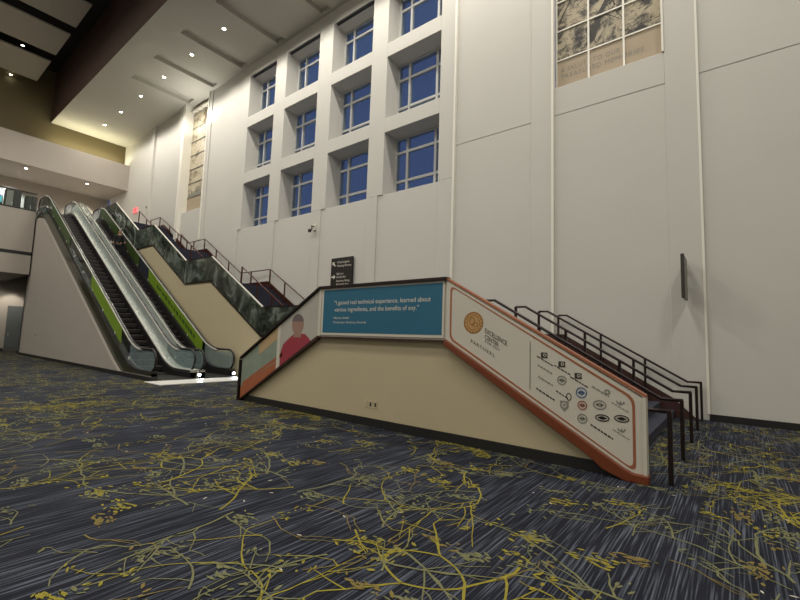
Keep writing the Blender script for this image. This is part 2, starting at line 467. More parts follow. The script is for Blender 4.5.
for i, x in enumerate([-35.98, -32.86, -29.49, -26.1, -22.67, -19.38, -16.1, -12.8, -9.5, -6.2, -2.9, .4, 3.7]):
    zc = CZ
    downlight(x, 9.75, zc, WHERE[i] if i < 6 else ('white soffit light at the very top edge of the photo' if i == 6 else 'recessed white soffit light in front of the wall beyond the photo top'),
              'recessed lights in the white soffit')
    spot(x, 9.75, zc-.06, 660 if i else 380, 165, .35, (1, .95, .86), .28)

# end of the hall: bulkhead, olive wall, lobby beyond
s = MB(); s.box(-39.2, -39.0, -16, YB, 13.1, 20.5); struct('wall_olive', s, 'olive_paint')
s = MB(); s.box(-39.0, -37.7, -16, 12.18, 12.7, 14.75); struct('trim_1', s, 'taupe_paint')
s = MB(); s.box(-44.0, -39.0, -16, 12.18, 12.9, 13.1); s.box(-44, -39.0, -16, 12.18, 12.7, 12.9); struct('ceiling_lobby', s, 'taupe_paint')
s = MB(); s.box(-42.2, -42.0, -16, 12.21, 8.52, 12.9); struct('wall_lobby', s, 'taupe_paint')
# second floor slab with stepped fascia
s = MB()
s.box(-42.0, -32.7, -16, 5.88, 6.05, 8.52); s.box(-42.0, -33.9, 5.88, 12.1, 7.6, 8.52)
s.box(-42, -32.85, -16, 5.88, 5.85, 6.05); s.box(-42.0, -32.7, -16, 5.88, 4.72, 5.85)
struct('floor_lobby', s, 'taupe_paint')
s = MB(); s.box(-32.845, -32.69, -16, 5.85, 5.86, 6.04); struct('trim_2', s, 'dark_base')
s = MB(); s.box(-39.2, -39.0, -16, 12.2, 0, 4.72); s.box(-39.2, -39.0, 5.9, 12.2, 4.72, 7.6); struct('wall_left', s, 'taupe_paint')
s = MB(); s.box(-39.0, -38.97, -16, 6.1, 0, .15); struct('baseboard_left', s, 'dark_base')
s = MB(); s.box(-39.0, -38.93, 6.12, 7.1, .15, 3.05); d1 = struct('door_1', s, 'door_grey')
s = MB(); s.box(-38.93, -38.88, 6.25, 6.29, 1.0, 1.2); s.build('door_handle', 'steel', d1)
# remaining shell, behind and beside the viewer
s = MB(); s.box(14, 14.2, -16, YB, 0, 20.5); struct('wall_right', s, 'wall_paint')
s = MB(); s.box(-41.6, 14, -16.2, -16, 0, 20.5); struct('wall_front', s, 'wall_paint')

# lobby glass railing
t = thing('glass_railing', (-32.72, -2, 8.52), 'clear glass railing along the upper lobby edge left of the escalators', 'railing')
for k in range(6):
    y1 = 5.8-k*1.6
    g = MB(); g.box(-32.73, -32.715, y1-1.57, y1, 8.6, 9.55); g.build('glass_panel', 'glass_clear', t)
g = MB(); g.box(-32.76, -32.69, -4, 5.86, 9.55, 9.62); g.build('top_rail', 'dark_rail', t)
g = MB(); g.box(-32.76, -32.69, -4, 5.86, 8.52, 8.6); g.build('base_rail', 'dark_base', t)
# lobby furniture (seen through the glass)
for i, (y, wd, h, mt) in enumerate([(5.25, .75, 1.75, 'cabinet_dark'), (6.15, .55, 1.6, 'cabinet_dark')]):
    t = thing('display_cabinet', (-36, y, 8.52), ['dark display cabinet beside the glowing screen in the upper lobby', 'narrower dark display cabinet nearer the escalator top in the upper lobby'][i], 'cabinet', 'dark cabinets in the upper lobby')
    g = MB(); g.box(-36.3, -35.7, y-wd/2, y+wd/2, 8.52, 8.52+h); g.build('body', mt, t, bevel=.01)
    g = MB(); g.box(-35.7, -35.67, y-wd/2+.04, y-.02, 8.6, 8.47+h); g.build('door', 'cabinet_grey' if i == 0 else 'cabinet_dark', t)
    g = MB(); g.box(-35.7, -35.67, y+.02, y+wd/2-.04, 8.6, 8.47+h); g.build('door', 'cabinet_dark', t)
    g = MB(); g.box(-35.67, -35.64, y-.06, y-.03, 9.2, 9.5); g.build('door_handle', 'steel', t)
t = thing('television', (-36, 4.35, 8.52), 'screen glowing cyan on a stand at the left edge of the upper lobby', 'television')
g = MB(); g.box(-36.03, -35.97, 3.7, 4.8, 9.3, 9.85); g.build('casing', 'cabinet_dark', t)
g = MB(); g.box(-35.97, -35.965, 3.73, 4.76, 9.4, 9.8); g.build('screen', 'tv_cyan', t)
g = MB(); g.box(-36.03, -35.97, 4.25, 4.3, 8.56, 9.35); g.box(-36.2, -35.8, 4.05, 4.5, 8.52, 8.56); g.build('stand', 'cabinet_dark', t)
t = thing('small_cabinet', (-36.2, 7.0, 8.52), 'low white counter with a dark box opening near the escalator top', 'cabinet')
g = MB(); g.box(-36.5, -35.9, 6.65, 7.5, 8.52, 9.7); g.build('body', 'white_print', t, bevel=.01)
g = MB(); g.box(-35.9, -35.87, 6.75, 7.1, 9.1, 9.4); g.build('opening', 'cabinet_dark', t)
for i, (x, y) in enumerate([(-38.6, 6.14), (-38.55, 9.7), (-40.5, 7.66), (-40.5, 8.68)]):
    z = 12.7
    if i < 2:
        downlight(x, y, z, ['ceiling light of the upper lobby above the glowing screen', 'ceiling light of the upper lobby above the right escalator'][i], 'ceiling lights of the upper lobby')
spot(-41.3, 5.9, 12.6, 1100, 95, .6, (.82, .9, 1)); spot(-41.2, 10.4, 12.6, 1000, 95, .6, (1, .97, .85))
spot(-38.6, 6.14, 12.5, 120, 120, .6); spot(-38.55, 9.7, 12.5, 120, 120, .6)
downlight(-37.5, 5.3, 4.72, 'small ceiling light under the upper floor, at the left edge', 'ceiling lights under the upper floor', .06)
spot(-37.0, 5.0, 4.68, 260, 160, .5); spot(-37.9, 6.1, 4.6, 160, 60, .4, target=(-38.9, 6.3, 2.6))
# cove light above the bulkhead
area(-38.3, 9.6, 14.85, .5, 4.5, 115, (1, .94, .64), (math.pi, 0, 0), 'cove_lamp')
# unseen floating uplight standing in for a wash lamp over the far artwork
area(-26.0, 11.7, CZ-2.2, 2.8, .4, 60, (1, .98, .92), (math.pi, 0, 0), 'cove_lamp')

# small hall lights in the black gap
for x, y, z, l in [(-34.1, 4.6, 19.0, 'tiny light in the black gap between two floating panels'), (-38.8, 4.8, 19.0, 'tiny light in the black strip under the lowest floating panel')]:
    downlight(x, y, z, l, 'small lights between the floating panels', .07)
# unseen area lamps added as general fill, high over the open floor
for x in (-30, -18, -6, 6):
    for y in (-9, -1):
        area(x, y, 18.6, 2.4, 2.4, 720, (1, .96, .88), name='hall_fill')

# ------------------------------------------------------------------ wall artworks
def artwork(x0, x1, z0, rows, yb, label, pale):
    t = thing('wall_artwork', ((x0+x1)/2, yb, z0), label, 'artwork', None)
    g = MB(); g.box(x0, x1, yb-.03, yb, z0, z0+.97); g.build('text_panel', 'art_buff', t)
    g = MB(); g.box(x0, x1, yb-.03, yb, z0+.97, z0+.95*rows); g.build('picture_panel', 'pale_etched_art' if pale else 'etched_art', t)
    f = MB(); wd = (x1-x0)/3
    zt = z0+.95*rows
    if not pale:
        for k in range(4): f.box(x0+wd*k-.025, x0+wd*k+.025, yb-.07, yb-.03, z0, zt)
    for k in range(0 if pale else 1, rows+1):
        f.box(x0, x1, yb-.065, yb-.03, z0+.95*k-.02, z0+.95*k+.02)
    f.build('glazing_bars', 'grey_ink' if pale else 'bright_bars', t)
    if not pale:
        line_of_text(t, 'grey_ink', 'A SALUTE TO OUR', x0+.12, z0+.56, .2, yb-.034, space=1.25, width=1.62)
        line_of_text(t, 'grey_ink', 'TREASURED MEMORIES', x0+.12, z0+.34, .2, yb-.034, space=1.2, width=2.2)
    if pale:
        q = MB(); rnd = random.Random(4); xx = x0+.1
        while xx < x1-.15:
            l = rnd.uniform(.12, .3); q.prism([(xx, z0+1.0), (xx+l, z0+1.0), (xx+l*.8, z0+1.15+rnd.random()*.3), (xx+l*.3, z0+1.25+rnd.random()*.3)], yb-.036, yb-.031); xx += l*.95
        q.build('etched_skyline', 'grey_ink', t)
    else:
        q = MB(); rnd = random.Random(8)
        def limb(x, z, a, L, wd2, d):
            P = [(x, z)]
            for k in range(6):
                a += rnd.gauss(0, .22); x += math.cos(a)*L/6; z += math.sin(a)*L/6; P.append((x, z))
                if d and rnd.random() < .45: limb(x, z, a+rnd.choice((-1, 1))*.7, L*.6, wd2*.55, d-1)
            vs = []
            for k, (px_, pz_) in enumerate(P):
                w2 = wd2*(1-k/8)/2; vs += [(px_-w2, yb-.032-.0004*d, pz_), (px_+w2, yb-.032-.0004*d, pz_+w2*.4)]
            vs = [(min(max(v[0], x0+.03), x1-.03), v[1], max(v[2], z0+1.0)) for v in vs]
            q.add(vs, [(2*k, 2*k+1, 2*k+3, 2*k+2) for k in range(6)])
        limb(x0+.95, z0+1.15, 1.15, 2.6, .26, 3); limb(x0+1.5, z0+2.2, 1.9, 1.5, .16, 2); limb(x0+.1, z0+2.2, 1.2, 1.6, .07, 2)
        q.build('etched_tree', 'ink', t)
    return t
mat('bright_bars', (236, 232, 220), .4)
artwork(-4.0, -1.24, 9.24, 8, 12.42, 'large etched landscape in a white grid high on the wall at the top right', False)
artwork(-28.05, -25.32, 9.42, 8, 12.55, 'tall narrow etched panel in a lit recess between soffit and stairs', True)
lp = MB(); lp.box(-28.05, -25.3, 12.3, 12.5, 16.2, 16.3)
for k in range(5): lp.cyl((-27.8+k*.55, 12.4, 16.1), .07, .12)
tag(lp.build('picture_light', 'white_print'), 'row of small wash lights at the head of the lit artwork recess', 'picture light')

# exit sign, camera, wall sign, blade sign
t = thing('exit_sign', (-35.5, 12.05, 10.6), 'red glowing exit sign on the wall at the head of the stairs', 'exit sign')
g = MB(); g.box(-35.9, -35.2, 12.08, 12.18, 10.55, 10.95); g.build('housing', 'exit_pale', t)
g = MB(); text_mb(g, 'EXIT', -35.84, 10.62, .36, 12.075, width=.58, bold=.01); g.build('lettering', 'exit_red', t)
g = MB(); g.cyl((-33.3, 12.0, 10.6), .09, .2, axis='y', n=14)
tag(g.build('wall_alarm', 'grey_ink'), 'small dark round alarm on the wall right of the exit sign', 'alarm')
t = thing('security_camera', (-14.6, 12.1, 6.3), 'small hooked camera on the wall below the third window column', 'camera')
g = MB(); g.box(-14.66, -14.5, 12.08, 12.15, 6.32, 6.6); g.build('mount', 'white_print', t, bevel=.01)
g = MB(); g.tube([(-14.58, 12.08, 6.5), (-14.58, 11.95, 6.5), (-14.5, 11.9, 6.4), (-14.48, 11.88, 6.28)], .03); g.build('arm', 'ink', t)
g = MB(); g.cyl((-14.62, 11.88, 6.22), .075, .12, n=14); g.build('dome', 'ink', t, smooth=True)
t = thing('directory_sign', (-12.68, 12.1, 3.55), 'black wall sign with two white arrows and lines of text above the teal banner', 'sign')
g = MB(); g.box(-13.3, -12.06, 12.05, 12.14, 3.55, 4.92); g.build('board', 'sign_black', t, bevel=.008)
g = MB()
def arrow(mb, cx, cz, s, ang, y):
    pts = [(-1, .22), (.1, .22), (.1, .75), (1, 0), (.1, -.75), (.1, -.22), (-1, -.22)]
    c, d = math.cos(ang), math.sin(ang)
    P = [(cx+(a*c-b*d)*s, cz+(a*d+b*c)*s) for a, b in pts]
    mb.add([(p, y, q) for p, q in P], [(0, 1, 5, 6), (2, 3, 4)])
arrow(g, -13.12, 4.66, .13, math.radians(135), 12.04); g.build('arrow', 'white_print', t)
g = MB(); arrow(g, -13.12, 4.12, .13, 0, 12.04); g.build('arrow', 'white_print', t)
for s_, z_, w_ in [('Washington', 4.68, .72), ('Meeting Rooms', 4.53, .82), ('Ballroom', 4.2, .4), ('Exhibit Hall', 4.06, .52), ('Restrooms, Parking', 3.9, .76), ('Registration Area', 3.76, .7)]:
    line_of_text(t, 'white_print', s_, -12.93, z_, .13, 12.04, width=w_)
t = thing('blade_sign', (-.87, 12.1, 2.73), 'dark thin panel standing out edge-on from the plain wall at the right', 'sign')
g = MB(); g.box(-.9, -.84, 11.3, 12.06, 2.75, 3.73); g.build('panel', 'grey_ink', t, bevel=.006)
g = MB(); g.box(-.905, -.835, 11.26, 11.3, 2.74, 3.74); g.build('edge_trim', 'ink', t)
g = MB(); g.box(-.89, -.85, 12.06, 12.16, 3.0, 3.1); g.box(-.89, -.85, 12.06, 12.16, 3.4, 3.5); g.build('bracket', 'ink', t)

# ------------------------------------------------------------------ escalators
XA, XB = -16.9, -31.66     # foot and head of the incline
def zs(x):                 # step line, corners eased
    def raw(x): return 0 if x > XA else (8.52 if x < XB else (XA-x)*T30)
    h = .7; n = 6
    return sum(raw(x-h+2*h*(i+.5)/n) for i in range(n))/n
XS = [-15.5, -15.9, -16.2, -16.4, -16.6, -16.9, -17.2, -17.5, -17.7]+[-18-i*1.35 for i in range(10)]+[-31, -31.3, -31.5, -31.8, -32.1, -32.4, -32.8, -33.4]
HR = 1.0
def handrail_path(y):
    P = []
    for k in range(9):
        a = math.radians(-110+k*200/8); P.append((-15.5+.38*math.cos(a), y, .62+.38*math.sin(a)))
    P += [(x, y, zs(x)+HR) for x in XS[1:]]
    for k in range(1, 10):
        a = math.radians(90+k*180/9*1.05); P.append((-33.4+.38*math.cos(a), y, 8.52+.62+.38*math.sin(a)))
    return P
def escalator(yl, yr, label, ads):
    t = thing('escalator', (-16, (yl+yr)/2, 0), label, 'escalator', 'escalators rising to the upper lobby')
    for side, y in (('l', yl), ('r', yr)):
        g = MB(); g.tube(handrail_path(y), .038, 10); hr = g.build('handrail', 'rubber', t, smooth=True)
        # guide under the rubber handrail, near-white to draw its highlight
        g = MB(); g.band(XS[3:-3], lambda x: zs(x)+HR-.06, lambda x: zs(x)+HR-.0, y-.05, y+.05)
        g.build('handrail_guide', 'highlit_steel', hr)
        # glass balustrade in panels, rounded at both ends
        cuts = [-15.5, -17.4]+[-17.4-1.58*i for i in range(1, 10)]+[-33.4]
        for i in range(len(cuts)-1):
            a, b2 = cuts[i]-.012, cuts[i+1]+.012
            xs = [a]+[x for x in XS if b2 < x < a]+[b2]
            g = MB(); g.band(xs, lambda x: zs(x)+.27, lambda x: zs(x)+HR-.06, y-.006, y+.006)
            if i == 0: g.prism([(-15.5, .27), (-15.5, .96)]+[(-15.5+.34*math.cos(math.radians(q)), .62+.34*math.sin(math.radians(q))) for q in (75, 50, 25, 0, -25, -50, -75)], y-.006, y+.006)
            if i == len(cuts)-2: g.prism([(-33.4, 8.79), (-33.4, 9.48)]+[(-33.4-.34*math.cos(math.radians(q)), 9.14+.34*math.sin(math.radians(q))) for q in (75, 50, 25, 0, -25, -50, -75)], y-.006, y+.006)
            g.build('glass_panel', 'glass_newel' if i == 0 else ('glass_sheen' if (side == 'r') == ads and i < len(cuts)-2 else 'glass_rail'), t)
        for cx_ in cuts[1:-1]:
            g = MB(); g.box(cx_-.03, cx_+.03, y-.03, y+.03, zs(cx_)+.27, zs(cx_)+.37); g.build('glass_clamp', 'highlit_steel', t)
        o = -1 if side == 'l' else 1
        xe = [-15.2]+XS+[-33.7]
        g = MB(); g.band(xe, lambda x: zs(x)+.2, lambda x: zs(x)+.28, y-.1, y+.1); g.build('deck', 'steel' if (side == 'r') == ads else 'step_metal', t)
        g = MB(); yy = y-o*.1; g.band(xe, lambda x: zs(x)-.25, lambda x: zs(x)+.2, yy-.01, yy+.01); g.build('skirt_panel', 'step_metal', t)
        g = MB(); yy = y+o*.11; g.band(xe, lambda x: max(0, zs(x)-.5), lambda x: zs(x)+.2, yy-.01, yy+.01); g.build('outer_cladding', 'glass_cladding' if ads else 'step_metal', t)
    a, b2 = yl+.12, yr-.12
    n = 0; x = XA-.1
    while x > XB-.1:
        z = (XA-x)*T30
        g = MB(); g.prism([(x, z-.16), (x, z+.0), (x-.4, z+.0), (x-.4, z+.02), (x-.43, z-.2)], a, b2)
        for k in range(10):
            yk = a+(b2-a)*(k+.5)/10; g.box(x-.39, x, yk-.018, yk+.018, z, z+.008, 1)
        g.box(x-.03, x+.004, a, b2, z-.02, z+.004, 1)
        g.build('step', ['step_metal', 'step_edge'], t); x -= .4
    g = MB(); g.box(XA-.1, -14.75, a, b2, 0, .025); lp_ = g.build('landing_plate', 'landing_plate', t)
    g = MB(); g.box(-33.9, XB-.15, a, b2, 8.5, 8.53); g.build('landing_plate', 'landing_plate', t)
    g = MB(); g.box(XA-.25, XA-.1, a, b2, .025, .05); g.build('comb_plate', 'steel', lp_)
    return t
mat('glass_cladding', (46, 48, 30), .22, metal=.3, noise=.2, nscale=1)
e1 = escalator(6.18, 7.48, 'left escalator, the one beside the tall plain side wall', True)
e2 = escalator(7.82, 8.98, 'right escalator, beside the cream wall of the long stairs', False)
def ad(par, y, xa, xb, lo, hi, m, name='advertising_panel'):
    xs = [xa]+[x for x in XS if xb < x < xa]+[xb]
    g = MB(); g.band(xs, lambda x: zs(x)+lo, lambda x: zs(x)+hi, y-.004, y+.004); return g.build(name, m, par)
# bright deck between the two runs
g = MB(); xe = [-15.2]+XS+[-33.7]
g.band(xe, lambda x: zs(x)+.0, lambda x: zs(x)+.22, 7.62, 7.68)
g.band(xe, lambda x: zs(x)+.2, lambda x: zs(x)+.25, 7.612, 7.688)
for k in range(14):
    x = -17-k*1.15; g.box(x-.03, x+.03, 7.6, 7.7, zs(x)+.22, zs(x)+.3)
g.band(xe, lambda x: zs(x)+.28, lambda x: zs(x)+.3, 7.36, 7.7)
g.build('centre_deck', 'highlit_steel', e1)
ad(e1, 6.165, -18.3, -22.4, .3, .92, 'green_ad'); ad(e1, 6.165, -26.3, -30.5, .3, .92, 'green_ad_dark')
g = MB(); g.band([-17.6, -17.9]+[x for x in XS if -23.7 < x < -18]+[-23.7], lambda x: zs(x)+.3, lambda x: zs(x)+.93, 8.956, 8.964)
rnd = random.Random(3); x = -18.3
while x > -22.6:
    l = rnd.uniform(.12, .3); h = rnd.uniform(.1, .2)
    g.band([x, x-l], lambda q: zs(q)+.62-h/2, lambda q: zs(q)+.62+h/2, 8.952, 8.957, 1); x -= l+rnd.uniform(.06, .16)
g.build('advertising_panel', ['green_ad', 'green_ad_dark'], e2)
ad(e2, 8.96, -23.75, -25.0, .3, .93, 'navy_ad'); ad(e2, 8.96, -25.1, -27.0, .3, .9, 'green_ad_dark'); ad(e2, 8.96, -28, -32.2, .3, .92, 'green_ad_dark')
# landing threshold and its little lights
g = MB(); g.box(-14.72, -13.6, 5.72, 9.1, 0, .02)
tag(g.build('floor_threshold', 'white_threshold'), 'bright white strip on the carpet at the foot of the escalators', 'threshold')
for i, (x, y) in enumerate([(-15.05, 7.65), (-15.05, 8.98)]):
    g = MB(); g.cyl((x-.04, y, .12), .05, .05, axis='x', n=14, r2=.04)
    g.cyl((x-.06, y, .12), .07, .03, axis='x', n=14, m=1)
    tag(g.build('foot_light', ['white_light', 'steel']), ['small white light glowing at the foot between the two escalators', 'small white light glowing at the foot of the rightmost balustrade'][i], 'light')
    spot(x+.1, y, .14, 14, 150, .5, (.85, .92, 1), .04, (x+.6, y, 0))
# tall side wall of the left escalator
s = MB()
XW = [-14.9]+XS+[-33.5]
s.band([-18.5]+[x for x in XS if x < -18.5]+[-33.6], lambda x: 0, lambda x: max(.1, zs(x)-.42), 5.96, 6.08)
s.band([-14.9, -15.5, -16.2, -17.0, -17.7, -18.5], lambda x: 0, lambda x: max(.12, zs(x)-.42), 5.96, 6.08)
s.box(-33.6, -33.4, 5.96, 9.16, 0, 8.5)
struct('wall_escalator', s, 'taupe_paint')
s = MB(); s.box(-33.6, -14.75, 5.9, 5.955, 0, .14); s.box(-14.9, -14.75, 5.955, 6.1, 0, .14); struct('baseboard_escalator', s, 'dark_base')
g = MB(); g.box(-30.02, -29.88, 5.95, 5.96, 1.1, 1.32); g.box(-29.99, -29.91, 5.945, 5.95, 1.14, 1.28, 1)
tag(g.build('wall_outlet', ['outlet_plate', 'ink']), 'small dark outlet low on the tall escalator side wall', 'outlet')

# ------------------------------------------------------------------ long staircase to the upper lobby
F = [(-13.75, -17.7, 1.62), (-20.05, -24.0, 3.92), (-26.1, -30.05, 6.22)]   # x foot, x head, z foot
def zl(x):
    z = 1.62
    for a, b2, z0 in F:
        if x < a: z = z0+min(a-x, a-b2)/(a-b2)*2.3
    return z
t = thing('upper_staircase', (-20, 10.6, 0), 'long cream staircase climbing in three flights beside the window wall to the upper lobby', 'staircase')
XF = [-13.75, -17.7, -20.05, -24.0, -26.1, -30.05, -33.6]
g = MB(); g.band([-9.7]+XF, lambda x: 0, lambda x: zl(x), 9.18, 9.28); g.build('side_wall', 'cream_paint', t)
for a, b2, z0 in F:
    for k in range(14):
        x = a-(a-b2)*k/14; z = z0+2.3*(k+1)/14
        g = MB(); g.box(x-(a-b2)/14-.02, x, 9.25, 12.0, z-.17, z); g.build('step', 'stair_carpet', t)
for a, b2, z in [(-9.7, -13.75, 1.62), (-17.7, -20.05, 3.92), (-24.0, -26.1, 6.22), (-30.05, -33.85, 8.52)]:
    g = MB(); g.box(b2, a, 9.25, 12.0, z-.2, z); g.build('landing', 'stair_carpet', t)
g = MB(); g.band([-9.7]+XF, lambda x: zl(x)-.05, lambda x: zl(x)+.3, 12.0, 12.06); g.build('wall_skirting', 'brown_rail', t)
# printed glass guard along the open side
for a, b2 in [(-10.0, -13.72), (-13.72, -17.7), (-17.7, -20.05), (-20.05, -24.0), (-24.0, -26.1), (-26.1, -30.05), (-30.05, -33.3)]:
    g = MB(); g.band([a, b2], lambda x: zl(x)-.02, lambda x: zl(x)+1.0, 9.14, 9.18); g.build('guard_panel', 'foliage_glass', t)
    g = MB(); g.band([a+.01, b2-.01], lambda x: zl(x)+1.0, lambda x: zl(x)+1.045, 9.13, 9.19); g.build('guard_top_rail', 'highlit_steel' if abs(zl(a)-zl(b2)) > .1 else 'dark_rail', t)
    g = MB(); g.band([a+.01, b2-.01], lambda x: zl(x)-.09, lambda x: zl(x)-.02, 9.13, 9.19); g.build('guard_base_rail', 'dark_rail', t)
def handrail(pts, y, posts, parent, m='brown_rail', r=.028):
    g = MB(); g.tube([(x, y, z) for x, z in pts], r, 8); o = g.build('handrail', m, parent, smooth=True)
    for x, z0, z1 in posts:
        g = MB(); g.box(x-.025, x+.025, y-.025, y+.025, z0, z1); g.build('post', m, o)
    return o
def zr(pts, x):
    for (a, za), (b2, zb) in zip(pts, pts[1:]):
        if min(a, b2) <= x <= max(a, b2): return za+(zb-za)*(x-a)/(b2-a)
    return pts[0][1]
P = [(-12.6, 2.45), (-13.4, 2.45), (-17.4, 4.76), (-19.95, 4.76), (-24.0, 7.06), (-26.0, 7.06), (-30.4, 9.35), (-31.95, 9.35)]
handrail(P, 11.9, [(x, zl(x), zr(P, x)) for x in (-12.7, -14.6, -16.2, -17.4, -19.0, -19.9, -21.2, -22.6, -24.0, -25.3, -26.2, -27.5, -28.8, -30.4, -31.9)], t)
for i, (a, b2) in enumerate([(-17.55, -13.9), (-23.9, -20.1), (-30.1, -26.2)]):
    P = [(a, zl(a)+.85), (b2, zl(b2)+.85)]
    handrail(P, 10.5, [(x, zl(x), zr(P, x)) for x in (a+.02, a+1.3, b2-1.2, b2-.03)], t)

EMB = (-3.2, 1.905)
LET = [(-3.0, 1.755), (-3.0, 1.66), (-3.0, 1.61), (-3.24, 1.6)]
DIV = (-2.29, .97, 1.64)
PORT = (-7.5, 1.86)
LOGOS = [('icon', -2.09, 1.45), ('icon', -1.85, 1.34), ('icon', -1.64, 1.2), ('text', -2.08, 1.26), ('ring', -1.85, 1.13), ('bring', -1.6, .99), ('gtext', -1.37, 1.03), ('leaf', -1.14, .88), ('text', -2.07, 1.1), ('key', -1.82, .94), ('rring', -1.59, .83), ('oval', -1.38, .86), ('doval', -1.13, .72), ('ltext', -2.07, .92), ('shield', -1.82, .8), ('ring', -1.59, .66), ('doval', -1.35, .7), ('leaf', -1.13, .55), ('ltext', -1.36, .53)]
# ------------------------------------------------------------------ lower staircase with banner guard
XR0, XR1 = -.9, -3.72; XL1, XL0 = -6.8, -9.6
def zb(x):
    if x > XR1: return max(0, 1.62-(x-XR1)*T30)
    if x < XL1: return max(0, 1.62-(XL1-x)*.577)
    return 1.62
t = thing('lower_staircase', (-5.3, 9, 0), 'cream sided platform staircase in front, steps down at both ends', 'staircase')
g = MB(); g.band([-1.2, -3.72, -6.8, -9.5], lambda x: 0, lambda x: max(.02, zb(x)), 5.98, 6.1); g.build('side_wall', 'cream_paint', t)
g = MB(); g.box(-9.45, -1.15, 5.94, 5.98, 0, .145); g.build('base_board', 'dark_base', t)
for k in range(10):
    z = 1.62*(k+1)/10; x = XR0-.27-(XR0-XR1)*k/10
    g = MB(); g.box(x-.30, x, 6.1, 12.1, max(0, z-.165), z); g.build('step', 'stair_carpet', t)
for k in range(10):
    z = 1.62*(k+1)/10; x = XL0+.02+(XL1-XL0)*k/10
    g = MB(); g.box(x, x+.30, 6.1, 9.05, max(0, z-.165), z); g.build('step', 'stair_carpet', t)
g = MB(); g.box(-6.78, -3.98, 6.1, 12.1, 1.42, 1.62); g.box(-9.7, -6.78, 9.25, 12.1, 1.42, 1.62); g.build('landing', 'stair_carpet', t)
g = MB(); g.band([-.75, -1.2, -3.72, -6.8], lambda x: 0, lambda x: zb(x)+.28 if x < -1.1 else .02, 12.05, 12.1); g.build('wall_skirting', 'skirt_brown', t)
# guard carcass behind the prints
g = MB(); g.band([-.9, -3.72, -6.8, -9.6], lambda x: zb(x), lambda x: zb(x)+1.0, 5.93, 6.02); g.build('guard_core', 'banner_white', t)
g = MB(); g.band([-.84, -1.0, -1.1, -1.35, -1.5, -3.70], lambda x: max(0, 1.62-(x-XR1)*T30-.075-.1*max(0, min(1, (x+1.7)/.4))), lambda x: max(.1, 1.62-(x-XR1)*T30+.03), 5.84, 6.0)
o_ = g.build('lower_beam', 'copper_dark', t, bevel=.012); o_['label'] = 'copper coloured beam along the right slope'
g = MB(); g.band([-3.70, -6.82], lambda x: 1.59, lambda x: 1.62, 5.88, 6.0); g.band([-6.82, -9.6], lambda x: max(0, zb(x)-.05), lambda x: zb(x)+.02, 5.88, 6.0); g.build('lower_beam', 'skirt_brown', t)
g = MB(); g.band([-.86, -3.70], lambda x: zb(x)+1.0, lambda x: zb(x)+1.035, 5.90, 6.01); o_ = g.build('top_rail', 'copper_trim', t); o_['label'] = 'copper coloured top rail on the right slope'
g = MB(); g.band([-3.70, -6.82, -9.64], lambda x: zb(x)+1.0, lambda x: zb(x)+1.05, 5.87, 6.03); g.box(-9.66, -9.6, 5.87, 6.03, 0, .99); g.build('top_rail', 'dark_rail', t)
g = MB(); g.box(-.9, -.86, 5.88, 6.02, .1, 1.0); g.build('end_post', 'banner_white', t)
ST = t
# teal quote banner
YP = 5.92
t = thing('quote_banner', (-5.25, YP, 1.65), 'teal banner with a white soy quotation at the top of the platform', 'banner')
g = MB(); g.box(-6.75, -3.74, YP-.01, YP, 1.65, 2.6); g.build('white_border', 'banner_white', t)
g = MB(); g.box(-6.69, -3.78, YP-.014, YP-.01, 1.7, 2.57); g.build('teal_field', 'teal_print', t)
g = MB()
line_of_text(t, 'white_print', '\u201cI gained real technical experience, learned about', -6.37, 2.265, .12, YP-.016, width=2.36)
line_of_text(t, 'white_print', 'various ingredients, and the benefits of soy.\u201d', -6.35, 2.125, .12, YP-.016, width=2.1)
line_of_text(t, 'white_print', 'Merina Smith', -6.37, 1.975, .065, YP-.016, width=.44)
line_of_text(t, 'white_print', 'Production Assistant, Rwanda', -6.37, 1.89, .06, YP-.016, width=.9)
# partners banner
t = thing('partners_banner', (-2.3, YP, 0), 'white sloping banner with a gold medallion and rows of partner emblems', 'banner')
g = MB(); g.band([-.9, -3.70], lambda x: 1.62-(x-XR1)*T30+.03, lambda x: zb(x)+.99, YP-.008, YP); g.build('white_field', 'banner_white', t)
def L0(x): return 1.62-(x-XR1)*T30
def rounded(off):
    # parallelogram inset outline, rounded corners, in XZ
    A = [(-3.63+off, L0(-3.63)+.07+off*.6), (-.98-off, L0(-.98)+.07+off*1.1), (-.98-off, L0(-.98)+.95-off*.6), (-3.63+off, L0(-3.63)+.95-off*1.1)]
    out = []; r = .1
    for i in range(4):
        p = Vector(A[i]); a = (Vector(A[i-1])-p).normalized()*r; b2 = (Vector(A[(i+1) % 4])-p).normalized()*r
        for k in range(5):
            u = k/4; out.append((p+a*(1-u)**2+b2*u**2))
    return out
o1, o2 = rounded(0), rounded(.03)
g = MB(); n = len(o1)
vs = [(p.x, YP-.012, p.y) for p in o1]+[(p.x, YP-.012, p.y) for p in o2]+[(p.x, YP-.008, p.y) for p in o1]+[(p.x, YP-.008, p.y) for p in o2]
fs = []
for i in range(n):
    j = (i+1) % n; fs += [(i, j, n+j, n+i), (i, i+2*n, j+2*n, j), (n+i, n+j, 3*n+j, 3*n+i)]
g.add(vs, fs); g.build('copper_border', 'copper_trim', t)
YE = YP-.0095
def pk(px, pz): return px, pz
g = MB()
cx, cz = EMB
g.cyl((cx, YE-.002, cz), .172, .004, axis='y', n=32); g.build('medallion', 'gold', t)
g = MB(); g.ring(cx, cz, YE-.004, YE-.002, .165, .165, .014, 32); g.ring(cx, cz, YE-.004, YE-.002, .115, .115, .01, 32)
for k in range(16):
    a = 2*math.pi*k/16; g.box(cx+.14*math.cos(a)-.01, cx+.14*math.cos(a)+.01, YE-.004, YE-.002, cz+.14*math.sin(a)-.01, cz+.14*math.sin(a)+.01)
